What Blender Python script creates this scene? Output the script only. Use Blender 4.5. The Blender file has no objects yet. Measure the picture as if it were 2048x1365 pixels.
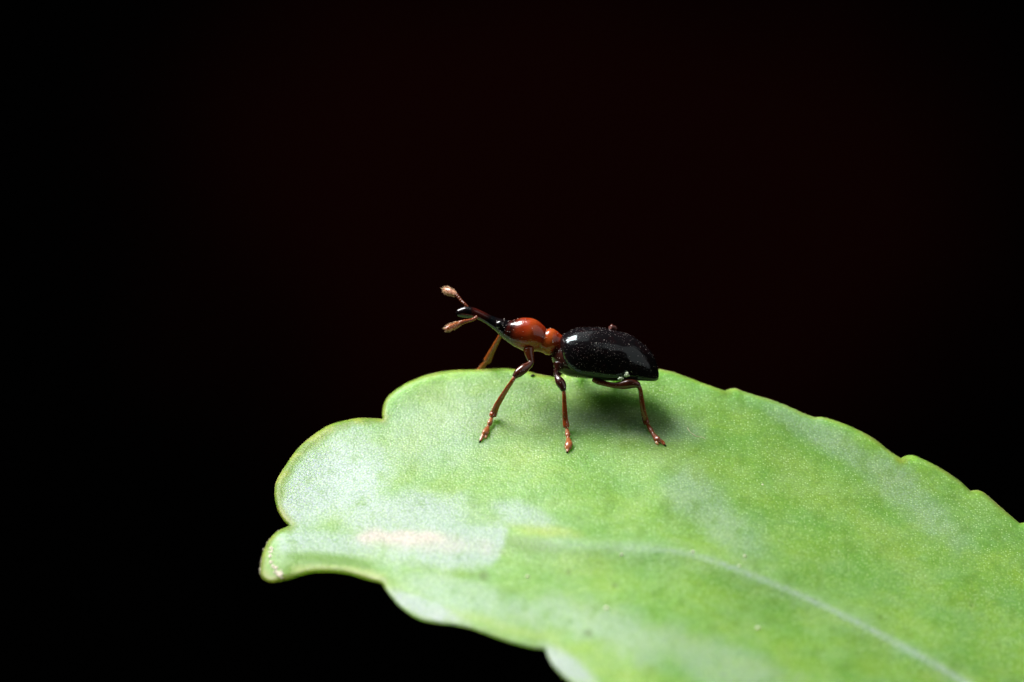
import bpy, bmesh, math, random
import numpy as np
from mathutils import Vector, geometry, noise as mnoise

# ------------------------------------------------------------------ camera, world, lamps, exposure
# one Blender unit is one centimetre (macro subject: a beetle about 4 mm long)
scene = bpy.context.scene
scene.unit_settings.scale_length = 0.01
COL = scene.collection
DIST = 15.0                                   # lens to focal plane, cm
cam_data = bpy.data.cameras.new('camera')
cam = bpy.data.objects.new('camera', cam_data); COL.objects.link(cam)
cam.location = (0, -DIST, 0); cam.rotation_euler = (math.radians(90), 0, 0)
cam_data.sensor_width = 36.0
cam_data.lens = 36.0 * DIST / 2.048
cam_data.clip_start = 0.5; cam_data.clip_end = 200
cam_data.dof.use_dof = True
cam_data.dof.focus_distance = DIST + 0.045
cam_data.dof.aperture_fstop = 0.68
scene.camera = cam

world = bpy.data.worlds.new('World'); scene.world = world
world.use_nodes = True
bg = world.node_tree.nodes['Background']
bg.inputs['Color'].default_value = (0.004, 0.002, 0.002, 1)
bg.inputs['Strength'].default_value = 0.1

def area_lamp(name, direction, dist, size, watts, color, target=(0.12, 0.05, 0.0), size_y=None):
    ld = bpy.data.lights.new(name, 'AREA')
    ld.shape = 'RECTANGLE'; ld.size = size; ld.size_y = size_y or size
    ld.energy = watts; ld.color = color
    o = bpy.data.objects.new(name, ld); COL.objects.link(o)
    d = Vector(direction).normalized()
    o.location = Vector(target) + d * dist
    o.rotation_euler = d.to_track_quat('Z', 'Y').to_euler()
    return o
# twin macro flash: on the left a bare head in front of its wide diffuser, on the right a much weaker one
area_lamp('flash_head', (-0.48, 0.04, 0.87), 14.0, 6.2, 5200, (1.0, 0.985, 0.975), size_y=8.4)
area_lamp('flash_diffuser', (-0.40, 0.0, 0.91), 14.6, 16.0, 600, (1.0, 0.985, 0.965), size_y=15.0)
area_lamp('flash_head', (0.72, -0.52, 0.46), 11.0, 12.0, 270, (1.0, 0.95, 0.94))

scene.view_settings.view_transform = 'Standard'
scene.view_settings.look = 'None'
scene.view_settings.exposure = 0.0
scene.view_settings.gamma = 1.0
scene.cycles.use_denoising = True
scene.cycles.max_bounces = 10
scene.cycles.sample_clamp_indirect = 6.0

# ------------------------------------------------------------------ helpers
S = 1000.0
def P(px, py, d=0.0):
    """A point of the photograph's focal plane grid, moved d (1/1000 unit) away from the lens."""
    k = (DIST + d / S) / DIST
    return Vector(((px - 1024.0) * k / S, d / S, (682.5 - py) * k / S))

def smooth_mesh(name, verts, faces, mats, parent=None, cols=None, attrs=None):
    me = bpy.data.meshes.new(name)
    me.from_pydata([tuple(v) for v in verts], [], faces)
    me.update()
    me.polygons.foreach_set('use_smooth', [True] * len(me.polygons))
    if cols is not None:
        a = me.color_attributes.new('pigment', 'FLOAT_COLOR', 'POINT')
        flat = []
        for c in cols: flat += [c[0], c[1], c[2], 1.0]
        a.data.foreach_set('color', flat)
    if attrs:
        for k, vals in attrs.items():
            a = me.attributes.new(k, 'FLOAT', 'POINT')
            a.data.foreach_set('value', np.asarray(vals, dtype=np.float32))
    me.materials.append(mats)
    o = bpy.data.objects.new(name, me); COL.objects.link(o)
    if parent is not None: o.parent = parent
    return o

def tag(o, label=None, cat=None, group=None, kind=None):
    if label: o['label'] = label
    if cat: o['category'] = cat
    if group: o['group'] = group
    if kind: o['kind'] = kind
    return o

def empty(name, loc):
    o = bpy.data.objects.new(name, None); COL.objects.link(o)
    o.empty_display_size = 0.02
    o.location = loc
    return o

def keep(o, root):
    """Parent without moving: roots carry a translation only."""
    o.parent = root
    r = root
    off = Vector((0, 0, 0))
    while r is not None:
        off += r.location; r = r.parent
    if o.type == 'MESH':
        o.data.transform(__import__('mathutils').Matrix.Translation(-off))
    return o

def catmull(pts, n):
    """Catmull-Rom through rows of numbers, n samples per span, ends kept."""
    pts = [np.array(p, dtype=float) for p in pts]
    ext = [2 * pts[0] - pts[1]] + pts + [2 * pts[-1] - pts[-2]]
    out = []
    for i in range(1, len(ext) - 2):
        p0, p1, p2, p3 = ext[i - 1], ext[i], ext[i + 1], ext[i + 2]
        for j in range(n):
            t = j / n
            out.append(0.5 * ((2 * p1) + (p2 - p0) * t + (2 * p0 - 5 * p1 + 4 * p2 - p3) * t * t
                              + (3 * p1 - p0 - 3 * p2 + p3) * t ** 3))
    out.append(pts[-1])
    return out

def loft(stations, n=4, seg=20, cap=True):
    """stations: (px, py, depth, radius in the picture plane, radius in depth, r, g, b).
    Returns verts, faces, colours of one closed tapering tube."""
    st = catmull(stations, n)
    for s in st:
        s[3] = max(s[3], 0.15); s[4] = max(s[4], 0.15)
    cen = [P(s[0], s[1], s[2]) for s in st]
    verts, faces, cols = [], [], []
    Yv = Vector((0, 1, 0))
    for i, s in enumerate(st):
        t = (cen[min(i + 1, len(st) - 1)] - cen[max(i - 1, 0)]).normalized()
        u = t.cross(Yv)
        if u.length < 1e-4: u = Vector((1, 0, 0))
        u.normalize()
        v = u.cross(t).normalized()
        for k in range(seg):
            a = 2 * math.pi * k / seg
            verts.append(cen[i] + u * (math.cos(a) * s[3] / S) + v * (math.sin(a) * s[4] / S))
            cols.append(s[5:8])
    for i in range(len(st) - 1):
        for k in range(seg):
            a, b = i * seg + k, i * seg + (k + 1) % seg
            faces.append((a, b, b + seg, a + seg))
    if cap:
        for i, s in ((0, st[0]), (len(st) - 1, st[-1])):
            nb = cen[1] if i == 0 else cen[-2]
            d = (cen[i] - nb).normalized()
            verts.append(cen[i] + d * (0.55 * s[3] / S)); cols.append(s[5:8])
            c = len(verts) - 1
            for k in range(seg):
                a, b = i * seg + k, i * seg + (k + 1) % seg
                faces.append((a, c, b) if i == 0 else (a, b, c))
    return verts, faces, cols

def fleck_cloud(items, seed=0):
    """Joined tiny crystals: items of (point, radius, stretch vector or None)."""
    rng = random.Random(seed)
    verts, faces = [], []
    base = [(1, 0, 0), (-1, 0, 0), (0, 1, 0), (0, -1, 0), (0, 0, 1), (0, 0, -1)]
    fc = [(0, 2, 4), (2, 1, 4), (1, 3, 4), (3, 0, 4), (2, 0, 5), (1, 2, 5), (3, 1, 5), (0, 3, 5)]
    for p, r, stv in items:
        o = len(verts)
        for b in base:
            q = Vector(b) * r * rng.uniform(0.7, 1.25)
            if stv is not None: q = q * 0.45 + stv * (Vector(b).dot(stv.normalized()))
            verts.append(p + q)
        faces += [tuple(o + k for k in f) for f in fc]
    return verts, faces

def hair_cloud(items):
    """Joined tapering bristles: (root, tip, radius)."""
    verts, faces = [], []
    for a, b, r in items:
        d = (b - a).normalized()
        u = d.cross(Vector((0.3, 0.8, 0.5))).normalized(); v = d.cross(u)
        o = len(verts)
        for k in range(3):
            an = 2 * math.pi * k / 3
            verts.append(a + (u * math.cos(an) + v * math.sin(an)) * r)
        verts.append(b)
        faces += [(o, o + 1, o + 3), (o + 1, o + 2, o + 3), (o + 2, o, o + 3), (o, o + 2, o + 1)]
    return verts, faces

# ------------------------------------------------------------------ materials
class NT:
    def __init__(self, name):
        self.m = bpy.data.materials.new(name); self.m.use_nodes = True
        self.t = self.m.node_tree; self.b = self.t.nodes['Principled BSDF']
    def n(self, typ, **kw):
        o = self.t.nodes.new(typ)
        for k, v in kw.items(): setattr(o, k, v)
        return o
    def l(self, a, b): self.t.links.new(a, b)
    def coord(self):
        return self.n('ShaderNodeTexCoord').outputs['Object']
    def noise(self, scale, detail=3, rough=0.55, vec=None):
        o = self.n('ShaderNodeTexNoise'); o.inputs['Scale'].default_value = scale
        o.inputs['Detail'].default_value = detail; o.inputs['Roughness'].default_value = rough
        self.l(vec if vec is not None else self.coord(), o.inputs['Vector'])
        return o.outputs['Fac']
    def ramp(self, fac, lo, hi, a=0.0, b=1.0):
        o = self.n('ShaderNodeMapRange', interpolation_type='SMOOTHSTEP')
        o.inputs['From Min'].default_value = lo; o.inputs['From Max'].default_value = hi
        o.inputs['To Min'].default_value = a; o.inputs['To Max'].default_value = b
        self.l(fac, o.inputs['Value']); return o.outputs['Result']
    def math(self, op, a, b):
        o = self.n('ShaderNodeMath', operation=op)
        for i, x in enumerate((a, b)):
            if isinstance(x, (int, float)): o.inputs[i].default_value = x
            else: self.l(x, o.inputs[i])
        return o.outputs[0]
    def mix(self, fac, a, b, blend='MIX'):
        o = self.n('ShaderNodeMix', data_type='RGBA', blend_type=blend)
        if isinstance(fac, (int, float)): o.inputs[0].default_value = fac
        else: self.l(fac, o.inputs[0])
        for s, x in ((6, a), (7, b)):
            if isinstance(x, tuple): o.inputs[s].default_value = (*x, 1)
            else: self.l(x, o.inputs[s])
        return o.outputs[2]
    def attr(self, name, out='Fac'):
        o = self.n('ShaderNodeAttribute', attribute_name=name); return o.outputs[out]
    def bump(self, h, strength, dist, prev=None):
        o = self.n('ShaderNodeBump'); o.inputs['Strength'].default_value = strength
        o.inputs['Distance'].default_value = dist
        self.l(h, o.inputs['Height'])
        if prev is not None: self.l(prev, o.inputs['Normal'])
        return o.outputs['Normal']
    def set(self, **kw):
        for k, v in kw.items():
            k = k.replace('_', ' ')
            self.b.inputs[k].default_value = v

# leaf blade: green tissue under a waxy bloom
def leaf_material():
    m = NT('waxy_leaf')
    co = m.coord()
    mp = m.n('ShaderNodeMapping'); mp.inputs['Rotation'].default_value = (0, 0.6, 0)
    mp.inputs['Scale'].default_value = (0.75, 1, 1.35); m.l(co, mp.inputs['Vector'])
    big = m.noise(9, 4, 0.6, mp.outputs[0])
    mid = m.noise(26, 4, 0.6)
    fine = m.noise(95, 3, 0.6)
    green = m.mix(m.ramp(big, 0.32, 0.70, 0.1, 0.9), (0.130, 0.320, 0.050), (0.230, 0.395, 0.038))
    green = m.mix(m.ramp(mid, 0.35, 0.7, 0, 0.55), green, (0.165, 0.350, 0.042))
    # yellow tissue, deep green rubbed spots, scar
    green = m.mix(m.attr('rubbed'), green, (0.115, 0.25, 0.022))
    green = m.mix(m.attr('yellow'), green, (0.33, 0.44, 0.08))
    # bloom: general thin film, patchy, plus painted amount
    film = m.math('ADD', m.ramp(m.noise(17, 5, 0.65, mp.outputs[0]), 0.36, 0.72, 0.0, 0.24), m.ramp(fine, 0.4, 0.75, 0, 0.12))
    keep_ = m.math('SUBTRACT', 1.0, m.attr('rubbed'))
    keep_ = m.math('MULTIPLY', keep_, m.math('SUBTRACT', 1.0, m.math('MULTIPLY', m.attr('margin'), 0.9)))
    film = m.math('MULTIPLY', film, keep_)
    vein = m.attr('vein')
    grain = m.ramp(m.noise(330, 1, 0.5), 0.35, 0.65, 0.45, 1.15)
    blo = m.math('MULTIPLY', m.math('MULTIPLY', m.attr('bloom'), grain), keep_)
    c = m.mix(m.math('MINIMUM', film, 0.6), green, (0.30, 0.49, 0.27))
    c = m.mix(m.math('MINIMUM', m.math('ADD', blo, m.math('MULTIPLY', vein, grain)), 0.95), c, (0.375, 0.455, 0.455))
    c = m.mix(m.attr('scar'), c, (0.53, 0.46, 0.42))
    # epidermal cells: tiny pale papillae, some much brighter, glints painted into the colour
    vo = m.n('ShaderNodeTexVoronoi'); vo.inputs['Scale'].default_value = 215
    m.l(co, vo.inputs['Vector'])
    dot = m.ramp(vo.outputs['Distance'], 0.40, 0.14)
    sep = m.n('ShaderNodeSeparateColor'); m.l(vo.outputs['Color'], sep.inputs[0])
    pick = m.ramp(sep.outputs[0], 0.35, 1.0, 0.05, 1.0)
    c = m.mix(m.math('MULTIPLY', m.math('MULTIPLY', dot, pick), keep_), c, (0.50, 0.68, 0.36))
    gap = m.ramp(vo.outputs['Distance'], 0.42, 0.72, 0, 0.30)
    c = m.mix(gap, c, (0.07, 0.17, 0.025))
    c = m.mix(m.attr('margin'), c, m.mix(m.ramp(mid, 0.4, 0.65), (0.105, 0.175, 0.016), (0.19, 0.23, 0.026)))
    c = m.mix(m.attr('rim'), c, (0.36, 0.32, 0.14))
    c = m.mix(m.attr('pit'), c, (0.06, 0.10, 0.015))
    m.l(c, m.b.inputs['Base Color'])
    m.set(Roughness=0.46, IOR=1.36, Subsurface_Weight=0.85, Subsurface_Scale=0.12)
    m.b.inputs['Subsurface Radius'].default_value = (0.75, 1.0, 0.42)
    h = m.bump(vo.outputs['Distance'], 0.45, 0.0013)
    h = m.bump(fine, 0.22, 0.003, h)
    h = m.bump(mid, 0.16, 0.008, h)
    m.l(h, m.b.inputs['Normal'])
    return m.m

def cuticle(name, rough, ior=1.55, coat=0.0, sss=0.0, pit=0.0, pit_scale=180, mottle=0.25, mot_col=(0.02, 0.006, 0.004), transl=0.0):
    m = NT(name)
    c = m.attr('pigment', 'Color')
    c = m.mix(m.ramp(m.noise(60, 4, 0.6), 0.5, 0.75, 0, mottle), c, mot_col)
    m.l(c, m.b.inputs['Base Color'])
    m.set(Roughness=rough, IOR=ior, Coat_Weight=coat, Coat_Roughness=0.08)
    if sss:
        m.set(Subsurface_Weight=sss, Subsurface_Scale=0.012)
        m.b.inputs['Subsurface Radius'].default_value = (1.0, 0.35, 0.12)
    if transl: m.set(Transmission_Weight=transl)
    if pit:
        vo = m.n('ShaderNodeTexVoronoi'); vo.inputs['Scale'].default_value = pit_scale
        m.l(m.coord(), vo.inputs['Vector'])
        h = m.bump(m.ramp(vo.outputs['Distance'], 0.0, 0.45), pit, 0.001)
        h = m.bump(m.noise(70, 2, 0.5), 0.15, 0.002, h)
        m.l(h, m.b.inputs['Normal'])
    return m.m

def plain(name, col, rough=0.5, var=0.3, scale=150, sss=0.0):
    m = NT(name)
    m.l(m.mix(m.ramp(m.noise(scale, 3, 0.6), 0.35, 0.7, 0, var), col, tuple(x * 0.45 for x in col)), m.b.inputs['Base Color'])
    m.set(Roughness=rough)
    if sss:
        m.set(Subsurface_Weight=sss, Subsurface_Scale=0.003)
        m.b.inputs['Subsurface Radius'].default_value = (1, 1, 1)
    return m.m

M_LEAF = leaf_material()
M_BODY = cuticle('body_cuticle', 0.14, ior=1.5, coat=0.12, sss=0.10, pit=0.20, pit_scale=150, mottle=0.35)
M_ELY = cuticle('elytron_cuticle', 0.11, ior=1.45, coat=0.0, pit=0.20, pit_scale=170, mottle=0.5, mot_col=(0.020, 0.003, 0.004))
M_ELY.node_tree.nodes['Principled BSDF'].inputs['Specular Tint'].default_value = (0.80, 0.97, 1.0, 1)
M_LEG = cuticle('leg_cuticle', 0.22, coat=0.3, sss=0.12, pit=0.12, pit_scale=160, mottle=0.4)
M_EYE = cuticle('eye_facets', 0.12, coat=0.6, pit=0.3, pit_scale=420, mottle=0.0)
M_FLECK = plain('pale_fleck', (0.62, 0.58, 0.54), 0.5, 0.3)
M_FLECKDIM = plain('greyish_fleck', (0.38, 0.31, 0.30), 0.45, 0.5)
M_HAIR = plain('golden_bristle', (0.85, 0.55, 0.32), 0.35, 0.2)
M_WHITE = plain('chalky_granule', (0.62, 0.72, 0.52), 0.7, 0.4)
M_BROWN = plain('brown_grain', (0.14, 0.045, 0.035), 0.2, 0.5)
M_DARK = plain('dark_frass', (0.012, 0.012, 0.008), 0.6, 0.3)
M_POLLEN = plain('pale_pollen', (0.85, 0.86, 0.68), 0.45, 0.1, sss=0.6)
M_CRUST = plain('tan_crust', (0.86, 0.76, 0.64), 0.75, 0.3, 90, sss=0.3)
M_FIBRE = plain('straw_fibre', (0.62, 0.58, 0.36), 0.4, 0.4, 60)

# ------------------------------------------------------------------ backdrop: sheet behind the leaf, dim maroon glow painted into its colour
def make_backdrop():
    m = NT('backdrop_painted_glow')
    co = m.coord()
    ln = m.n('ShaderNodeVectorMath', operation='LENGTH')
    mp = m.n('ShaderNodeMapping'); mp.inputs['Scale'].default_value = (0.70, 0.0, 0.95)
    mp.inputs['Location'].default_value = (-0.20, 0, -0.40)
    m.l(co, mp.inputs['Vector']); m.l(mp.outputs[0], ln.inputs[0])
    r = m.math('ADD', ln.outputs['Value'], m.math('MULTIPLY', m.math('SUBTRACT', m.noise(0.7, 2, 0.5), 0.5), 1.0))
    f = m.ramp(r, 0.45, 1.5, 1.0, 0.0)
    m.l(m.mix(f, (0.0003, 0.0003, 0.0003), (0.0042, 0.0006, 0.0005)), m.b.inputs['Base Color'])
    m.set(Roughness=1.0); m.b.inputs['Specular IOR Level'].default_value = 0.0
    v = [(-9, 13, -7), (9, 13, -7), (9, 13, 7), (-9, 13, 7)]
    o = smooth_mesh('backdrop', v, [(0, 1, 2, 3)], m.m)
    tag(o, 'near-black maroon backdrop far out of focus behind the beetle', None, None, 'structure')
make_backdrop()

# ------------------------------------------------------------------ leaf
UP = [
 [(578,1052),(566,1040),(555,1020),(549.5,995),(550,972),(557,953),(572,930),(585,911),(602,891),(630,868),(660,850),(690,841.5),(720,836.5),(745,837),(765,838)],
 [(765,838),(764.5,824),(768,808),(777,792),(800,774),(830,759),(860,748.5),(900,741.5),(950,739.5),(1000,737.5),(1020,738),(1045,741),(1060,744),(1078,749),(1095,752),(1113,756)],
 [(1113,756),(1121,752),(1126,748),(1131,745),(1137,747),(1150,749),(1200,752),(1260,750),(1296,742),(1318,739),(1345,744.5),(1380,757),(1415,770),(1450,782)],
 [(1450,782),(1458,779),(1470,777),(1488,783.5),(1515,792),(1545,801),(1580,814.5),(1605,826),(1628,835)],
 [(1628,835),(1642,834.5),(1665,840),(1700,853),(1745,876),(1780,903),(1802,917)],
 [(1802,917),(1810,912.5),(1825,911),(1842,917),(1880,936),(1915,959),(1941,982)],
 [(1941,982),(1956,981),(1972,989),(2002,1015),(2039,1047)],
 [(2039,1047),(2052,1047),(2080,1062),(2130,1105),(2180,1150),(2220,1195)],
 [(2220,1195),(2260,1215),(2340,1300),(2420,1420),(2460,1560),(2450,1680)],
]
LOW = [
 [(2450,1680),(2380,1760),(2250,1790),(2100,1760),(1900,1690),(1700,1625)],
 [(1700,1625),(1600,1605),(1500,1560),(1420,1500),(1392,1462)],
 [(1392,1462),(1340,1458),(1270,1440),(1190,1402),(1140,1366),(1110,1338),(1097,1318),(1090,1300)],
 [(1090,1300),(1060,1296),(1020,1285.5),(980,1272),(940,1258),(900,1250.5),(865,1246.5),(838,1240),(815,1227),(797,1212),(778,1190),(763,1167.5)],
 [(763,1167.5),(735,1161.5),(700,1151),(675,1147),(650,1146),(625,1147),(603,1152),(585,1158.5),(565,1163),(545,1165.5),(530,1162),(522,1152),(520.5,1140),(524,1112),(532,1090),(545,1071.5),(560,1060),(578,1052)],
]
def resample(seg, step):
    fine = np.array(catmull(seg, 24))
    d = np.concatenate([[0], np.cumsum(np.hypot(*np.diff(fine, axis=0).T))])
    n = max(3, int(round(d[-1] / step)))
    t = np.linspace(0, d[-1], n + 1)
    return np.stack([np.interp(t, d, fine[:, 0]), np.interp(t, d, fine[:, 1])], 1)[:-1]
outline = np.concatenate([resample(s, 4.0) for s in UP + LOW])
# slight natural raggedness of the margin
_rng = np.random.default_rng(5)
outline = outline + _rng.normal(0, 0.22, outline.shape)

def seg_dist(pts, poly):
    a = poly; b = np.roll(poly, -1, 0)
    ab = b - a; L2 = (ab ** 2).sum(1) + 1e-9
    best = np.full(len(pts), 1e9)
    for i0 in range(0, len(pts), 2000):
        p = pts[i0:i0 + 2000, None, :]
        t = np.clip(((p - a) * ab).sum(2) / L2, 0, 1)
        q = a + ab * t[..., None]
        best[i0:i0 + 2000] = np.sqrt(((p - q) ** 2).sum(2).min(1))
    return best
def inside(pts, poly):
    a = poly; b = np.roll(poly, -1, 0)
    out = np.zeros(len(pts), bool)
    for i0 in range(0, len(pts), 2000):
        x = pts[i0:i0 + 2000, 0:1]; y = pts[i0:i0 + 2000, 1:2]
        c = ((a[:, 1] > y) != (b[:, 1] > y)) & (x < (b[:, 0] - a[:, 0]) * (y - a[:, 1]) / (b[:, 1] - a[:, 1] + 1e-12) + a[:, 0])
        out[i0:i0 + 2000] = (c.sum(1) % 2) == 1
    return out

FX = [400, 500, 560, 650, 750, 850, 950, 1150, 1330, 1500, 1700, 2050, 2500]
FY = [1000, 993, 988, 976, 962, 946, 930, 902, 905, 944, 1008, 1110, 1250]
_fx = np.linspace(400, 2500, 300)
_fy = np.interp(_fx, FX, FY)
_k = np.hanning(31); _k /= _k.sum()
_fy = np.convolve(np.pad(_fy, 15, mode='edge'), _k, 'valid')
MID = [(930,1050),(1000,1058),(1060,1078),(1150,1092),(1250,1098),(1330,1101),(1400,1114),(1500,1150),(1600,1191),(1700,1238),(1800,1291),(1900,1347),(2000,1408),(2200,1530)]
MIDC = np.array(catmull(MID, 8))
def smoothstep(a, b, x):
    t = np.clip((x - a) / (b - a), 0, 1); return t * t * (3 - 2 * t)
def vnoise(pts, scale, seed):
    return np.array([mnoise.noise(Vector((p[0] / scale, p[1] / scale, seed))) for p in pts])
def base_depth(pts):
    x, y = pts[:, 0], pts[:, 1]
    t = np.interp(x, _fx, _fy) - y
    d = np.where(t > 0, 1.28 * t - 0.0012 * t * t, 1.28 * t + 0.0002 * t * np.abs(t))
    # the near half beyond the midrib is folded up a little: it recedes less steeply right at the rib, then drops
    my = np.interp(x, MIDC[:, 0], MIDC[:, 1])
    below = np.clip(y - my, 0, None)
    on = smoothstep(980, 1100, x)
    d = d - on * 22 * np.exp(-((y - my + 6) / 16.0) ** 2) * 0.35      # low midrib ridge
    d = d + on * 10 * smoothstep(0, 60, below) 
    # tip turned back at the left, fold along the near margin
    d = d + 0.22 * np.clip(572 - x, 0, None) * smoothstep(1045, 1090, y)
    fold = 1124 + 0.09 * (x - 600) + 0.0002 * (x - 600) ** 2
    d = d + 0.45 * np.clip(y - fold, 0, None) * smoothstep(545, 590, x) * (1 - smoothstep(730, 775, x))
    # soft undulations
    d = d + 7 * vnoise(pts, 120, 1.7) + 1.2 * vnoise(pts, 45, 4.1)
    return d
def top_depth(pts, dist=None):
    if dist is None: dist = seg_dist(pts, outline)
    q = np.clip(dist / 9.0, 0, 1)
    return base_depth(pts) + 14 * (1 - np.sqrt(np.clip(1 - (1 - q) ** 2, 0, 1)))
def leaf_d(px, py):
    return float(top_depth(np.array([[px, py]], float))[0])

def build_leaf():
    nO = len(outline)
    prv, nxt = np.roll(outline, 1, 0), np.roll(outline, -1, 0)
    tan = nxt - prv; nrm = np.stack([-tan[:, 1], tan[:, 0]], 1); nrm /= np.linalg.norm(nrm, axis=1)[:, None] + 1e-9
    area = 0.5 * np.sum(outline[:, 0] * nxt[:, 1] - nxt[:, 0] * outline[:, 1])
    if area < 0: nrm = -nrm
    pts = [outline]
    for off in (0.6, 1.6, 3.2, 5.6, 9.0, 13.0):
        r = outline + nrm * off
        ok = (seg_dist(r, outline) > off * 0.86) & inside(r, outline)
        pts.append(r[ok][::(1 if off < 8 else 2)])
    gx, gy = np.meshgrid(np.arange(515, 2470, 7.0), np.arange(730, 1800, 7.0))
    g = np.stack([gx.ravel(), gy.ravel()], 1)
    g += _rng.uniform(-1.6, 1.6, g.shape)
    far = (g[:, 0] > 2120) | (g[:, 1] > 1420)
    g = g[~far | (_rng.random(len(g)) < 0.25)]
    g = g[inside(g, outline)]
    g = g[seg_dist(g, outline) > 16]
    pts.append(g)
    allp = np.concatenate(pts)
    res = geometry.delaunay_2d_cdt([Vector(p) for p in allp], [(i, (i + 1) % nO) for i in range(nO)], [], 1, 1e-4)
    p2 = np.array([tuple(v) for v in res[0]]); tris = [tuple(f) for f in res[2]]
    dist = seg_dist(p2, outline)
    dep = top_depth(p2, dist)
    q = np.clip(dist / 90.0, 0, 1)
    bdep = base_depth(p2) + 14 + 85 * np.sqrt(np.clip(1 - (1 - q) ** 2, 0, 1))
    verts = [P(a[0], a[1], d) for a, d in zip(p2, dep)]
    rim = dist < 1e-3
    back = np.full(len(p2), -1)
    for i in np.where(~rim)[0]:
        back[i] = len(verts); verts.append(P(p2[i, 0], p2[i, 1], bdep[i]))
    back[rim] = np.where(rim)[0]
    faces = []
    # orient: front faces look to the lens (-Y)
    for f in tris:
        a, b, c = (verts[i] for i in f)
        if (b - a).cross(c - a).y > 0: f = f[::-1]
        faces.append(f)
        g_ = tuple(int(back[i]) for i in f[::-1])
        if sorted(g_) != sorted(f): faces.append(g_)
    # pigment maps
    x, y = p2[:, 0], p2[:, 1]
    n1, n2, n3 = vnoise(p2, 70, 9.3), vnoise(p2, 24, 2.2), vnoise(p2, 12, 7.7)
    def blob(cx, cy, rx, ry, rot=0, wob=0.35):
        c, s = math.cos(rot), math.sin(rot)
        u = ((x - cx) * c + (y - cy) * s) / rx; v = (-(x - cx) * s + (y - cy) * c) / ry
        return 1 - smoothstep(0.35, 1.25, np.sqrt(u * u + v * v) + wob * n1 + wob * 0.5 * n2)
    bloom = 0.90 * blob(660, 965, 150, 115, -0.35)
    bloom = np.maximum(bloom, 0.78 * blob(800, 1035, 230, 60, 0.05))
    bloom = np.maximum(bloom, 0.70 * blob(660, 1085, 140, 40, 0.1))
    bloom = np.maximum(bloom, 0.55 * blob(870, 1105, 150, 45, 0.1))
    bloom = np.maximum(bloom, 0.34 * blob(860, 880, 170, 90, -0.3))
    bloom = np.maximum(bloom, 0.85 * blob(590, 1092, 48, 30, -0.5, 0.15))
    bloom = np.maximum(bloom, 0.75 * blob(620, 1010, 80, 60, -0.8, 0.2))
    bloom = np.maximum(bloom, 0.62 * blob(1040, 1030, 90, 26, 0.25))
    bloom = np.maximum(bloom, 0.45 * blob(930, 1190, 190, 40, 0.3))
    bloom = np.maximum(bloom, 0.95 * blob(850, 1217, 100, 22, 0.42, 0.15))  # highlight where the lobe curls up, painted in as bloom
    bloom = np.maximum(bloom, 0.95 * blob(1140, 1335, 75, 24, 0.6, 0.15))
    bloom = np.maximum(bloom, 0.45 * blob(1230, 1260, 170, 55, 0.35))
    bloom = np.maximum(bloom, 0.38 * blob(1450, 1330, 200, 50, 0.4))
    bloom = np.maximum(bloom, 0.32 * blob(1240, 850, 170, 35, 0.1))
    bloom = np.maximum(bloom, 0.34 * blob(1420, 1020, 150, 60, 0.7))
    bloom = np.maximum(bloom, 0.32 * blob(1640, 870, 200, 30, 0.55))
    bloom = np.maximum(bloom, 0.30 * blob(1830, 1000, 160, 45, 0.75))
    # where a patch of bloom ends sharply beside the midrib
    edge = smoothstep(-8, 7, (1014 - x) + 6 * n3 + 4 * n2 - 0.0062 * np.clip(y - 1060, 0, None) ** 2)
    patch = smoothstep(1048, 1060, y + 6 * n2) * (1 - smoothstep(1118, 1145, y + 10 * n2)) * smoothstep(700, 860, x) * (1 - smoothstep(1030, 1090, x))
    bloom = np.where(patch > 0, bloom * (1 - patch) + patch * 0.80 * edge, bloom)
    yellow = 0.95 * blob(1092, 1062, 75, 17, 0.12)
    yellow = np.maximum(yellow, 0.7 * 0.40 * blob(1380, 925, 120, 40, 0.3))
    yellow = np.maximum(yellow, 0.7 * 0.36 * blob(1000, 860, 120, 30, 0.1))
    yellow = np.maximum(yellow, 0.7 * 0.42 * blob(1020, 905, 80, 30, 0.0))
    yellow = np.maximum(yellow, 0.7 * 0.38 * blob(1760, 1075, 150, 30, 0.75))
    yellow = np.maximum(yellow, 0.7 * 0.40 * blob(1250, 1350, 220, 40, 0.4))
    yellow = np.maximum(yellow, 0.7 * 0.36 * blob(1600, 960, 140, 40, 0.7))
    yellow = np.maximum(yellow, 0.55 * blob(1132, 762, 20, 12, -0.3))
    yellow = np.maximum(yellow, 0.5 * smoothstep(10, 26, dist) * (1 - smoothstep(26, 44, dist)) * smoothstep(1160, 1240, y))
    rubbed = 0.95 * blob(1060, 1088, 90, 22, 0.08) * smoothstep(1004, 1012, x + 4 * n3)
    rubbed = np.maximum(rubbed, 1.0 * blob(655, 1122, 115, 19, 0.10, 0.2))
    rubbed = np.maximum(rubbed, 0.8 * blob(575, 1130, 22, 14, -0.3, 0.2))
    rubbed = np.maximum(rubbed, 0.65 * blob(541, 1142, 12, 26, 0.1, 0.2))
    rubbed = np.maximum(rubbed, 0.6 * blob(930, 1150, 45, 10, 0.05))
    rubbed = np.maximum(rubbed, 0.45 * blob(880, 800, 60, 14, 0.6))
    rubbed = np.maximum(rubbed, 0.4 * blob(1250, 800, 80, 14, 0.1))  # deeper green patch straight below the body
    rubbed = np.maximum(rubbed, 0.45 * smoothstep(0.25, 0.5, vnoise(p2, 30, 12.0)))
    scar = 0.60 * blob(785, 1075, 85, 15, 0.03, 0.6) + 0.34 * blob(835, 1084, 165, 24, 0.1, 0.6)
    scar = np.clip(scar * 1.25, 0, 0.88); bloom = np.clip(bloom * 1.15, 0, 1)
    mw = 9 + 4 * n1 + 2 * n2
    left = (1 - smoothstep(700, 800, x)) * (1 - 0.75 * smoothstep(1050, 1062, y))
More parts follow.
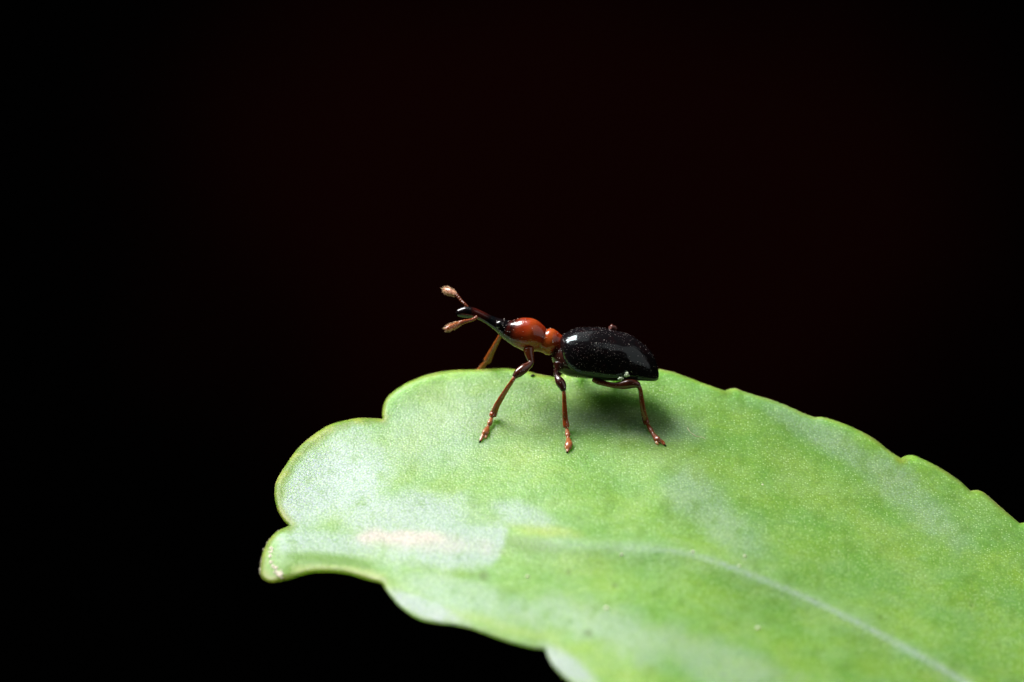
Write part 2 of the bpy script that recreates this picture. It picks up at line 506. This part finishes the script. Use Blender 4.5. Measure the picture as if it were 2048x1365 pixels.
    lowm = smoothstep(1090, 1150, y) * (1 - smoothstep(780, 1000, x))
    margin = (1 - smoothstep(0.35, 1.05, dist / (mw * (0.75 + 1.9 * left + 0.5 * lowm))))
    margin *= np.where(x < 1150, 1, 0.55) * np.where((y > 1160) & (x > 766), 0.12, 0.92)
    near_mid = np.abs(y - np.interp(x, MIDC[:, 0], MIDC[:, 1]))
    mwid = 5 + 2.5 * smoothstep(1500, 1900, x)
    vein = smoothstep(1180, 1480, x) * (0.68 * np.exp(-(near_mid / mwid) ** 2) + 0.14 * np.exp(-(near_mid / 24) ** 2))
    vein += 0.35 * smoothstep(1040, 1120, x) * (1 - smoothstep(1250, 1420, x)) * np.exp(-((y - np.interp(x, MIDC[:, 0], MIDC[:, 1]) + 4) / 14) ** 2)
    rimm = (1 - smoothstep(0.2, 1.8, dist)) * np.clip(0.05 + 0.8 * n1 + 0.6 * n2, 0, 0.5)
    for cx, cy in ((765, 836), (1113, 757), (577, 1053), (1452, 781), (1803, 917), (763, 1166)):
        margin = np.maximum(margin, 0.75 * (1 - smoothstep(6, 20, np.hypot(x - cx, y - cy))))
    lowrim = smoothstep(-14, -4, y - (1146 + 0.0011 * np.clip(x - 640, 0, None) ** 2 - 6)) * smoothstep(566, 600, x) * (1 - smoothstep(755, 785, x))
    yellow = np.maximum(yellow, 0.75 * lowrim); rubbed = rubbed * (1 - 0.7 * lowrim); bloom = bloom * (1 - lowrim); margin = margin * (1 - 0.5 * lowrim)
    band = smoothstep(12, 17, dist + 2 * n2) * (1 - smoothstep(25, 36, dist + 4 * n1)) * smoothstep(1098, 1112, y) * smoothstep(566, 590, x) * (1 - smoothstep(735, 775, x))
    rubbed = np.maximum(rubbed, band); bloom = bloom * (1 - band)
    pit = np.zeros_like(x)
    for cx, cy, r in ((1232, 1170, 5), (1178, 1267, 8), (1905, 1330, 5), (1137, 1145, 6), (968, 1152, 10), (1760, 1235, 5), (703, 1077, 2.5), (781, 1068, 2.5), (866, 1084, 3), (1945, 1210, 4), (1143, 770, 4)):
        pit = np.maximum(pit, 0.6 * (1 - smoothstep(0.4, 1.3, np.hypot(x - cx, y - cy) / r)))
    def both(a):
        out = np.zeros(len(verts)); out[:len(p2)] = a
        nb = back[~rim]; out[nb] = a[~rim]
        return out
    root = empty('leaf', P(1500, 1000, 0))
    tag(root, 'large fleshy green leaf with scalloped margin and whitish waxy bloom, under the beetle', 'leaf')
    o = smooth_mesh('blade', verts, faces, M_LEAF, None, None,
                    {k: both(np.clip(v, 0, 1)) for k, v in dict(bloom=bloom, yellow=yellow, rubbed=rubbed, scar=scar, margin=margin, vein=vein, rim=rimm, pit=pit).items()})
    keep(o, root)
    # flaky tan crust near the tip
    rng = random.Random(3)
    items = []
    path = [(543,1098,3),(541,1106,3),(540,1114,2),(542,1124,3.5),(546,1131,4.5),(551,1137,3),(553,1143,4.5),(557,1147,6),(560,1153,5),(562,1147,4)]
    for cx, cy, r in path:
        for k in range(12):
            px, py = cx + rng.gauss(0, r * 0.55), cy + rng.gauss(0, r * 0.55)
            items.append((P(px, py, leaf_d(px, py) - 0.3), rng.uniform(1.2, 2.8) / S, None))
    for k in range(26):
        i = rng.choice(np.where((outline[:, 0] < 566) & (outline[:, 1] > 1058) & (outline[:, 1] < 1150))[0].tolist())
        px, py = outline[i] + np.array([rng.uniform(-1.0, 1.5), rng.uniform(-1, 1)])
        items.append((P(px, py, base_depth(np.array([[px, py]]))[0] + 8), rng.uniform(0.5, 1.7) / S, None))
    v, f = fleck_cloud(items, 4)
    c = keep(smooth_mesh('crust', v, f, M_CRUST), root)
    tag(c, 'flaky tan crust at the leaf tip', None, None, 'stuff')
    return root
build_leaf()

# ------------------------------------------------------------------ beetle
DB = 84.0                                       # depth of the body axis
BLK = (0.006, 0.004, 0.005); DRED = (0.055, 0.008, 0.006); RED = (0.33, 0.034, 0.008); ORA = (0.42, 0.072, 0.013)
BRN = (0.045, 0.010, 0.007); DBRN = (0.018, 0.008, 0.007); AMB = (0.30, 0.075, 0.012); RBR = (0.18, 0.034, 0.010)
beetle = empty('beetle', P(1150, 905, 40))
tag(beetle, 'small snouted beetle with shiny black wing cases and red thorax, standing on the leaf edge', 'beetle')

body_st = [
 (911,626.5,DB,1.5,1.5,*BLK),(914,626.3,DB,6,6,*BLK),(920,626,DB,9,9,*BLK),(930,625.2,DB,11.2,11,*BLK),(940,625.6,DB,11.2,11,*BLK),
 (950,628,DB,10.4,11,*DRED),(962,632.3,DB,9.6,10.5,*DRED),(977,639.8,DB,10.2,11,*BLK),(991,647.3,DB,12.8,15,*BLK),(1001,652.5,DB,15.6,19,*BLK),
 (1009,657,DB,18,20,*BLK),(1015,660,DB,20.5,21.5,*DRED),(1022,662.5,DB,23.8,24,0.030,0.006,0.004),(1034,665.5,DB,29.5,29,0.19,0.022,0.006),(1048,668,DB,33,32,*RED),(1060,671,DB,34,33,0.37,0.052,0.010),
 (1072,675.8,DB,30.5,31,*RED),(1080,679.3,DB,26.6,28,*RED),(1085.5,681.6,DB,23.8,25.5,0.25,0.03,0.008),(1090,682.8,DB,24.3,26,*ORA),(1096,683.8,DB,27,27.5,*ORA),(1103,685.2,DB,26.8,27.5,*ORA),
 (1109,686.6,DB,24.2,25.5,*RED),(1115,689.5,DB,20,23,*RED),(1118,697,DB,19,24,*DRED),(1124,706,DB,27,31,0.065,0.018,0.013),(1133,711,DB,36,37,0.05,0.015,0.011),(1145,714,DB,40,41,*DBRN),
 (1165,715,DB,42,44,*DBRN),(1190,716,DB,43,46,*BLK),(1220,719,DB,44,47,*BLK),(1250,724,DB,39.5,44,*BLK),(1275,731,DB,32.5,38,*BLK),
 (1295,741,DB,22.5,27,*BLK),(1308,750,DB,12.5,16,*BLK),(1314,756.5,DB,5,7,*BLK),(1316.5,758.5,DB,1.5,2,*BLK)]
v, f, c = loft(body_st, 5, 40)
# faint saddle dimples and a wrinkled collar keep the cuticle from looking turned on a lathe
v2 = []
for p in v:
    a = mnoise.noise(p * 22) * 0.0016 + mnoise.noise(p * 55) * 0.0008
    ctr = Vector((p.x, DB / S, p.z))
    d = Vector((0, p.y - DB / S, 0))
    v2.append(p + Vector((0, a if d.y > 0 else -a, a * 0.6)))
body = keep(smooth_mesh('body', v2, f, M_BODY, None, c), beetle)

# compound eyes
for sgn in (-1, 1):
    bm = bmesh.new(); bmesh.ops.create_icosphere(bm, subdivisions=4, radius=1.0)
    cpt = P(1001, 650.5, DB + sgn * 13.5)
    for w in bm.verts:
        w.co = cpt + Vector((w.co.x * 10.5 / S, w.co.y * 6.5 / S, w.co.z * 9 / S))
    me = bpy.data.meshes.new('eye'); bm.to_mesh(me); bm.free()
    me.polygons.foreach_set('use_smooth', [True] * len(me.polygons))
    ca = me.color_attributes.new('pigment', 'FLOAT_COLOR', 'POINT'); ca.data.foreach_set('color', [0.005, 0.005, 0.006, 1] * len(me.vertices))
    me.materials.append(M_EYE)
    e = bpy.data.objects.new('eye', me); COL.objects.link(e); keep(e, beetle)

# wing cases
ELY = [(1119.0,678.5,685,691,13),(1121.5,673.5,689,702,27),(1127,669.5,694,718,42),(1137,662.8,700,734,52),(1153,657,707,747,60),(1170,655,711,753,62),
 (1190,654.4,713,756,61),(1212,656.6,715,758.5,59),(1234,662,718,760,56),(1256,668.5,723,761,54),(1270,676,727,761.5,50),(1285,686.6,733,762,44),
 (1300,700.8,740,762.5,34),(1308.5,714,746,762.5,25),(1314,729,749,761,17),(1317,742,751,758.5,9),(1318,748.5,752,755.5,3)]
ely = catmull(ELY, 5)
def ely_point(s, phi, sgn, grow=0.0):
    x, top, c, m, w = s
    sp, cp = math.sin(phi), math.cos(phi)
    if phi <= math.pi / 2: yy = c - (c - top + grow) * max(cp, 0.0)
    else: yy = c + (m - c + grow) * (-cp) / 0.56
    return P(x, yy, DB + sgn * (w + grow) * max(sp, 0.0))
NPHI = 30; PHIM = math.radians(124)
def shade_ely(x):
    return (0.0065, 0.0055, 0.0065)
def make_elytron(sgn):
    V, F, C = [], [], []
    for layer in (0.0, -2.2):
        for s in ely:
            for k in range(NPHI + 1):
                ph = max(0.012, PHIM * k / NPHI)
                p = ely_point(s, ph, sgn, layer)
                # faint lengthwise rows of dimples
                ripple = 0.00022 * math.sin(ph * 26) * min(1, (s[4] / 40)) if layer == 0.0 else 0
                p = p + Vector((0, sgn * ripple, 0)) + Vector((0, sgn, 0.6)) * (mnoise.noise(p * 30) * 0.0004)
                V.append(p); C.append(shade_ely(s[0]))
    R = NPHI + 1; N = len(ely); off = N * R
    for i in range(N - 1):
        for k in range(NPHI):
            a = i * R + k
            q = (a, a + 1, a + R + 1, a + R)
            F.append(q if sgn > 0 else q[::-1])
            q2 = tuple(z + off for z in q)
            F.append(q2[::-1] if sgn > 0 else q2)
        for k, fl in ((0, 1), (NPHI, -1)):
            a = i * R + k
            q = (a, a + R, a + R + off, a + off)
            F.append(q if (sgn * fl) > 0 else q[::-1])
    for i, fl in ((0, -1), (N - 1, 1)):
        for k in range(NPHI):
            a = i * R + k
            q = (a, a + 1, a + 1 + off, a + off)
            F.append(q if (sgn * fl) > 0 else q[::-1])
    return keep(smooth_mesh('elytron', V, F, M_ELY, None, C), beetle)
el_near = make_elytron(-1)
el_far = make_elytron(1)

# scattered pale scales and bristles on the wing case and thorax
rng = random.Random(11)
def ely_flecks(sgn, n, lo, hi, seed):
    r_ = random.Random(seed); it = []
    for k in range(n):
        xx = r_.choice((r_.uniform(1122, 1316), r_.triangular(1124, 1290, 1175)))
        s = [np.interp(xx, [q[0] for q in ely], [q[j] for q in ely]) for j in range(5)]
        ph = math.radians(r_.choice((r_.uniform(1, 40), r_.uniform(20, 115), r_.uniform(60, 116))))
        p = ely_point(s, ph, sgn, 0.5)
        stv = Vector((r_.uniform(0.5, 1.4), 0, r_.uniform(-0.8, 0.4))) * (0.0008) if r_.random() < 0.05 else None
        it.append((p, r_.uniform(lo, hi) / S, stv))
    return it
v, f = fleck_cloud(ely_flecks(-1, 420, 0.28, 0.55, 1), 1)
tag(keep(smooth_mesh('scales', v, f, M_FLECKDIM), el_near), None, None, None, 'stuff')
v, f = fleck_cloud(ely_flecks(-1, 24, 0.45, 0.85, 2), 2)
tag(keep(smooth_mesh('scales', v, f, M_FLECK), el_near), None, None, None, 'stuff')
v, f = fleck_cloud(ely_flecks(1, 120, 0.4, 0.8, 3), 3)
tag(keep(smooth_mesh('scales', v, f, M_FLECKDIM), el_far), None, None, None, 'stuff')
# on the thorax and underside
bst = catmull(body_st, 5)
it = []
for k in range(150):
    i = rng.choice([rng.randrange(40, 70), rng.randrange(55, 118), rng.randrange(113, 145), rng.randrange(118, 150)])
    s = bst[i]; a = rng.uniform(0, math.pi)
    t = (P(*bst[i + 1][:3]) - P(*bst[i - 1][:3])).normalized()
    u = t.cross(Vector((0, 1, 0))).normalized(); w = u.cross(t)
    p = P(*s[:3]) + u * math.cos(a) * (s[3] + 0.6) / S + Vector((0, -1, 0)) * math.sin(a) * (s[4] + 0.6) / S
    it.append((p, rng.uniform(0.4, 1.0) / S, None))
v, f = fleck_cloud(it, 5)
tag(keep(smooth_mesh('scales', v, f, M_FLECK), body), None, None, None, 'stuff')

# antennae: funicle (the antenna's own mesh), club, fringe
def antenna(fun, club, sgn):
    st = []
    fs = catmull([(*p,) for p in fun], 6)
    # bead-like joints along the funicle
    n = len(fs)
    for i, s in enumerate(fs):
        b = 1.12 + 0.09 * math.cos(i / (n - 1) * 2 * math.pi * 7)
        st.append((s[0], s[1], s[2], s[3] * b, s[3] * b, *( (0.17, 0.045, 0.022) if sgn > 0 else (0.28, 0.06, 0.016))))
    v, f, c = loft(st, 2, 12)
    a = keep(smooth_mesh('antenna', v, f, M_LEG, None, c), beetle)
    colr = (0.55, 0.27, 0.17) if sgn > 0 else (0.42, 0.11, 0.030)
    cs = [(p[0], p[1], p[2], p[3] * 0.80, p[3] * 0.70, *colr) for p in club]
    v, f, c = loft(cs, 4, 16)
    keep(smooth_mesh('antennal_club', v, f, M_LEG, None, c), a)
    hs = []; r_ = random.Random(20 + sgn)
    cc = catmull(club, 5)
    ax = (P(*cc[-1][:3]) - P(*cc[0][:3])).normalized()
    for k in range(170):
        s = cc[r_.randrange(2, len(cc))]
        an = r_.uniform(0, 2 * math.pi)
        u = ax.cross(Vector((0, 1, 0))).normalized(); w = u.cross(ax)
        rad = u * math.cos(an) + w * math.sin(an)
        p = P(*s[:3]) + rad * s[3] * 0.85 / S
        hs.append((p, p + (rad * 0.6 + ax * 0.9).normalized() * r_.uniform(3.0, 5.4) / S, 0.42 / S))
    v, f = hair_cloud(hs)
    tag(keep(smooth_mesh('fringe', v, f, M_HAIR), a), None, None, None, 'stuff')
antenna([(936,616,DB+6,2.6),(929,608,DB+10,2.6),(924,603.5,DB+14,2.8),(917.5,595.8,DB+20,3.2),(912,590.5,DB+24,4)],
        [(914,592,DB+22,4),(909,588.5,DB+26,6.5),(903,585.8,DB+30,8.6),(897,583.2,DB+34,8.8),(891.5,580.6,DB+38,7.2),(887,578.8,DB+41,3.4)], 1)
antenna([(954,634,DB-10,3),(947,639,DB-14,3),(937,642,DB-19,3.2),(928,644,DB-24,3.8),(920,647,DB-28,5)],
        [(923,645.8,DB-27,4.6),(916,649,DB-31,6.6),(909,652,DB-35,8),(902,655,DB-39,8.3),(895.5,658,DB-43,6.8),(890,659.8,DB-46,3.4)], -1)

# legs: leg (coxa, trochanter and femur) > tibia, tarsus, claw
def leg(femur, tibia, tarsus, claw, fcol, tcol, scol, fcol0=None, pads=()):
    m = len(femur)
    st = []
    for i, p in enumerate(femur):
        col = fcol if fcol0 is None else tuple(np.array(fcol0) * (1 - i / (m - 1)) + np.array(fcol) * (i / (m - 1)))
        st.append((*p[:3], p[3], p[3] * 0.92, *col))
    v, f, c = loft(st, 5, 18)
    L = keep(smooth_mesh('leg', v, f, M_LEG, None, c), beetle)
    v, f, c = loft([(*p[:3], p[3], p[3] * 0.8, *tcol) for p in tibia], 5, 14)
    tib = keep(smooth_mesh('tibia', v, f, M_LEG, None, c), L)
    v, f, c = loft([(*p[:3], 4.2 + (p[3] - 4.2) * 1.45 if i < len(tarsus) - 2 else p[3], p[3] * 0.75, *scol) for i, p in enumerate(tarsus)], 5, 14)
    tar = keep(smooth_mesh('tarsus', v, f, M_LEG, None, c), L)
    e = tarsus[-1]
    V, F, C = [], [], []
    for sg in (-1, 1):
        st = [(e[0], e[1], e[2], 1.7, 1.7, *DBRN)] + [(p[0] + sg * 1.1 * (i + 1) / len(claw), p[1], p[2], p[3], p[3], 0.012, 0.007, 0.006) for i, p in enumerate(claw)]
        v, f, c = loft(st, 4, 8)
        o = len(V); V += v; C += c; F += [tuple(o + z for z in q) for q in f]
    keep(smooth_mesh('claw', V, F, M_LEG, None, C), L)
    for pad in pads:
        v, f, c = loft([(x, y, leaf_d(x, y) - q, q, q * 0.8, *pc) for (x, y, q, pc) in pad], 4, 10)
        keep(smooth_mesh('tarsal_pad', v, f, M_LEG, None, c), L)
    # short pale bristles on tibia tip and tarsus
    hs = []; r_ = random.Random(int(tibia[0][0]))
    for path, n in ((tibia, 26), (tarsus, 64)):
        cc = catmull(path, 6)
        for k in range(n):
            i = r_.randrange(1, len(cc) - 1); s = cc[i]
            ax = (P(*cc[i + 1][:3]) - P(*cc[i - 1][:3])).normalized()
            u = ax.cross(Vector((0, 1, 0))).normalized()
            an = r_.uniform(0, 2 * math.pi)
            rad = u * math.cos(an) + u.cross(ax) * math.sin(an)
            p = P(*s[:3]) + rad * s[3] * 0.85 / S
            hs.append((p, p + (rad * 0.55 + ax).normalized() * r_.uniform(1.8, 3.6) / S, 0.40 / S))
    v, f = hair_cloud(hs)
    tag(keep(smooth_mesh('bristles', v, f, M_HAIR), L), None, None, None, 'stuff')
    it = []
    for path, n in ((femur, 16), (tibia, 12)):
        cc = catmull(path, 6)
        for k in range(n):
            s = cc[r_.randrange(2, len(cc) - 1)]; an = r_.uniform(0.3, 2.8)
            p = P(*s[:3]) + Vector((math.cos(an) * s[3], -math.sin(an) * s[3], r_.uniform(-1, 1))) / S
            it.append((p, r_.uniform(0.35, 0.75) / S, None))
    v, f = fleck_cloud(it, 7)
    tag(keep(smooth_mesh('scales', v, f, M_FLECK), L), None, None, None, 'stuff')
    return L

def onleaf(rows, lift):
    """Give tarsus rows (px, py, r) the leaf's own depth, lifted by their radius."""
    return [(x, y, leaf_d(x, y) - r - l_, r) for (x, y, r), l_ in zip(rows, lift)]

TAR = (0.38, 0.115, 0.032); PAD = (0.55, 0.28, 0.12)
# near fore leg
foot = onleaf([(984,835,3.4),(981.5,841,4.4),(979.5,847,5),(976.5,853,3.2),(974.5,858,5),(971,866,6.2),(967,871,4.4),(963.5,877,3.4),(961,882,2.6)], [8,7,6,5,3.5,2,1.5,1,1])
d0 = foot[0][2]
leg([(1057,698,DB-18,11),(1058.5,707,DB-20,9.5),(1061,717,DB-22,7.6),(1062.5,724,DB-24,6.2),(1057,731,DB-27,7.4),(1047,738.5,DB-32,9.6),(1037,746.5,DB-36,9.2),(1031.5,751.5,DB-38,6.8),(1028.5,755,DB-40,5)],
    [(1029,754,DB-40,3.6),(1024,763,DB-41,4.0),(1014,778,(DB-42)*.75+d0*.25,4.6),(1004,794,(DB-42)*.5+d0*.5,5.4),(994,811,(DB-42)*.25+d0*.75,6.2),(988.5,824,d0+1,7.2),(985.5,832,d0,7.6),(985,834.5,d0,4.5)],
    foot, [(959.5,885.5,foot[-1][2]+0.5,1.8),(959,888.5,foot[-1][2]+2,0.7)], BRN, (0.33,0.056,0.011), TAR, RBR,
    [[(974.5,863,2.2,TAR),(973.5,868,3.4,TAR),(972,874,3.2,PAD),(971,878,1.4,PAD)]])
# near mid leg
foot = onleaf([(1133.5,857,3.6),(1134.5,864,4.4),(1135.5,870,5),(1136,876,3.6),(1137,882,5.2),(1137.5,889,6.8),(1137,895,5.6),(1136,900,3.6),(1135,903.5,2.8)], [8,7,6,5,3.5,2,1.5,1,1])
d0 = foot[0][2]
leg([(1118,728,DB-24,12),(1116,737,DB-27,9),(1113,743.5,DB-30,5.8),(1113,751,DB-34,5.2),(1115.5,757,DB-37,7),(1120,764.5,DB-41,9.6),(1124.5,772,DB-44,8.6),(1126.5,778.5,DB-46,6.4),(1127.5,782,DB-47,4.8)],
    [(1127.5,781,DB-47,3.4),(1128.3,792,DB-47,4.0),(1128.8,808,(DB-47)*.66+d0*.34,4.6),(1129.6,825,(DB-47)*.33+d0*.67,5.2),(1130.6,840,d0+1,5.8),(1132.2,851,d0,6.8),(1133,854.5,d0,6.2),(1133.3,856,d0,4)],
    foot, [(1134,907,foot[-1][2]+0.5,1.8),(1133,909.5,foot[-1][2]+2,0.7)], BRN, (0.35,0.062,0.012), TAR, BRN,
    [[(1134,883,2.0,TAR),(1132.5,889,2.8,PAD),(1131.8,895,2.6,PAD),(1132.5,899,1.2,PAD)],[(1139.5,883,2.0,TAR),(1141.5,889,2.8,TAR),(1142,895,2.4,PAD),(1141.5,898,1.2,PAD)]])
# near hind leg
foot = onleaf([(1294.5,849,3.4),(1298,854.5,4.2),(1302,861,4.6),(1305.5,867,3.8),(1309.5,873,4.8),(1315,880,6.0),(1320,882.5,4.6),(1325.5,885.5,3.8),(1329,889.5,3)], [8,7,6,5,3.5,2,1.5,1,1])
d0 = foot[0][2]
leg([(1190,757,DB-28,9),(1197,763,DB-32,7),(1206,766.5,DB-36,5.8),(1218,769.5,DB-40,5.4),(1232,771.3,DB-44,6.2),(1244,770.5,DB-46,8.4),(1256,768.5,DB-48,9.8),(1266,768,DB-49,9.0),(1274,770,DB-50,7.4),(1278,774,DB-50,5)],
    [(1277,772,DB-50,4.4),(1280.5,780,DB-50,4.2),(1282.3,793,(DB-50)*.8+d0*.2,4.6),(1284.5,808,(DB-50)*.6+d0*.4,5.2),(1287.5,826,(DB-50)*.3+d0*.7,5.8),(1291,840,d0+1,6.6),(1293,846.5,d0,6.4),(1294,848.5,d0,4)],
    foot, [(1331,893.5,foot[-1][2]+0.5,2.0),(1330.5,898,foot[-1][2]+1.5,0.8)], BRN, (0.19,0.034,0.009), (0.28,0.060,0.016), RBR,
    [[(1310,877,2.0,TAR),(1312,883,3.2,PAD),(1315,888,2.8,PAD),(1318,890,1.2,PAD)]])
# far fore leg: reaches behind the leaf's back edge, backlit amber painted into its colours
leg([(1056,696,DB+18,10),(1050,690,DB+30,8),(1036,682,DB+44,8.5),(1020,674,DB+56,9.2),(1008,668,DB+74,7),(1003,667,DB+76,5)],
    [(1003,667,DB+76,3.8),(999,675,DB+82,4.3),(990,692,DB+96,5.2),(982,707,DB+109,6.2),(977.5,716.5,DB+117,7.4),(974.5,722,DB+121,7.6),(972,725,DB+123,4.4)],
    [(972.5,724,DB+123,3.6),(968,730,DB+129,4.6),(964,734.5,DB+133,5),(960,738,DB+137,4),(957,743,DB+142,5.4),(953,750,DB+146,6),(951,756,DB+148,3)],
    [(950,760,DB+148,1.8),(950,763,DB+148,0.7)], RBR, (0.36,0.085,0.014), (0.38,0.11,0.025), RED)
# far mid and hind legs, mostly hidden by the body and the leaf
leg([(1122,722,DB+24,11),(1130,728,DB+38,8),(1142,731,DB+54,8.8),(1154,733,DB+78,7.5),(1160,737,DB+84,5)],
    [(1160,736,DB+84,3.6),(1162,752,DB+118,4.6),(1164,775,DB+126,5.5),(1166,800,DB+128,6.4)],
    [(1166,799,DB+128,3.6),(1167,812,DB+124,5),(1168,822,DB+118,6),(1168,830,DB+112,3)],
    [(1168,834,DB+110,1.8),(1168,837,DB+108,0.7)], BRN, (0.30,0.058,0.012), TAR)
leg([(1192,748,DB+26,9),(1206,746,DB+44,6.4),(1226,742,DB+74,8),(1244,740,DB+88,8.8),(1256,742,DB+94,6),(1260,745,DB+96,4.6)],
    [(1260,744,DB+96,3.6),(1263,760,DB+124,4.6),(1266,785,DB+128,5.5),(1268,808,DB+128,6.4)],
    [(1268,807,DB+128,3.6),(1270,818,DB+122,5),(1272,830,DB+116,6),(1273,838,DB+110,3)],
    [(1273,842,DB+108,1.8),(1273,845,DB+106,0.7)], BRN, (0.15,0.030,0.010), TAR)

# ------------------------------------------------------------------ loose grains
def lump(name, px, py, d, rx, rz, ry, mat, seed, rough=0.25, sub=3):
    bm = bmesh.new(); bmesh.ops.create_icosphere(bm, subdivisions=sub, radius=1.0)
    for w in bm.verts:
        k = 1 + rough * mnoise.noise(w.co * 1.7 + Vector((seed, 0, 0))) + rough * 0.5 * mnoise.noise(w.co * 4 + Vector((0, seed, 0)))
        w.co = Vector((w.co.x * rx, w.co.y * ry, w.co.z * rz)) * (k / S)
    me = bpy.data.meshes.new(name); bm.to_mesh(me); bm.free()
    me.polygons.foreach_set('use_smooth', [True] * len(me.polygons))
    me.materials.append(mat)
    o = bpy.data.objects.new(name, me); COL.objects.link(o)
    o.location = P(px, py, d)
    return o
o = lump('brown_grain', 1225, 656.5, DB - 3, 8.2, 6.2, 6, M_BROWN, 1.3, 0.7)
tag(o, 'tiny reddish-brown grain perched on top of the black wing cases', 'grain')
o = lump('white_granule', 1241.5, 757.5, DB - 60, 4.4, 3.2, 3, M_WHITE, 2.1, 0.9)
tag(o, 'oblong whitish granule just above the hind leg, lower of two', 'granule', 'whitish granules stuck under the wing case')
o = lump('white_granule', 1254, 749.5, DB - 58, 3.8, 4.4, 3, M_WHITE, 5.7, 1.0)
tag(o, 'crumbly whitish granule on the wing case edge, upper of two', 'granule', 'whitish granules stuck under the wing case')
o = lump('frass_speck', 1065.5, 752.3, leaf_d(1065.5, 752.3) - 1.5, 4.2, 2.4, 2, M_DARK, 3.3, 0.9)
tag(o, 'black speck lying by the leaf edge behind the front leg', 'speck')
GR = [(1386,1104,3.2,'round pale grain above the whitish midrib, nearest its bend'),
      (1490,1113,3.4,'round pale grain above the midrib, right of a like grain'),
      (1515,1257,4.0,'blurred pale grain alone below the whitish midrib'),
      (1213,1217,4.4,'blurred whitish grain on the leaf below the bare yellow-green patch'),
      (1055,1154,3.6,'blurred pale grain just left of another, below the bare patch'),
      (1243,1110,3.0,'small pale grain under the faint start of the midrib'),
      (1478,1132,2.6,'small pale grain close to the upper side of the midrib'),
      (1525,970,2.2,'small pale grain on the leaf right of the beetle, by a yellow patch')]
for i, (px, py, r, lab) in enumerate(GR):
    o = lump('pollen_grain', px, py, leaf_d(px, py) - r * 0.1, r, r * 0.9, r * 0.75, M_POLLEN, i * 1.9, 0.35, 2)
    tag(o, lab, 'grain', 'pale grains scattered on the leaf')
fp = [(1375,856),(1377.5,861),(1381,865),(1386,869),(1391.5,872.5),(1396,874),(1401,874.2),(1406,875.5),(1410,878)]
v, f, c = loft([(x, y, leaf_d(x, y) - 0.6 - 0.8 * math.sin(i * 0.8), 0.75 + 0.2 * math.sin(i * 2.1), 0.8, 0, 0, 0) for i, (x, y) in enumerate(fp)], 4, 8)
o = smooth_mesh('fibre', v, f, M_FIBRE)
tag(o, 'fine curved straw-coloured fibre lying on the leaf behind the hind foot', 'fibre')
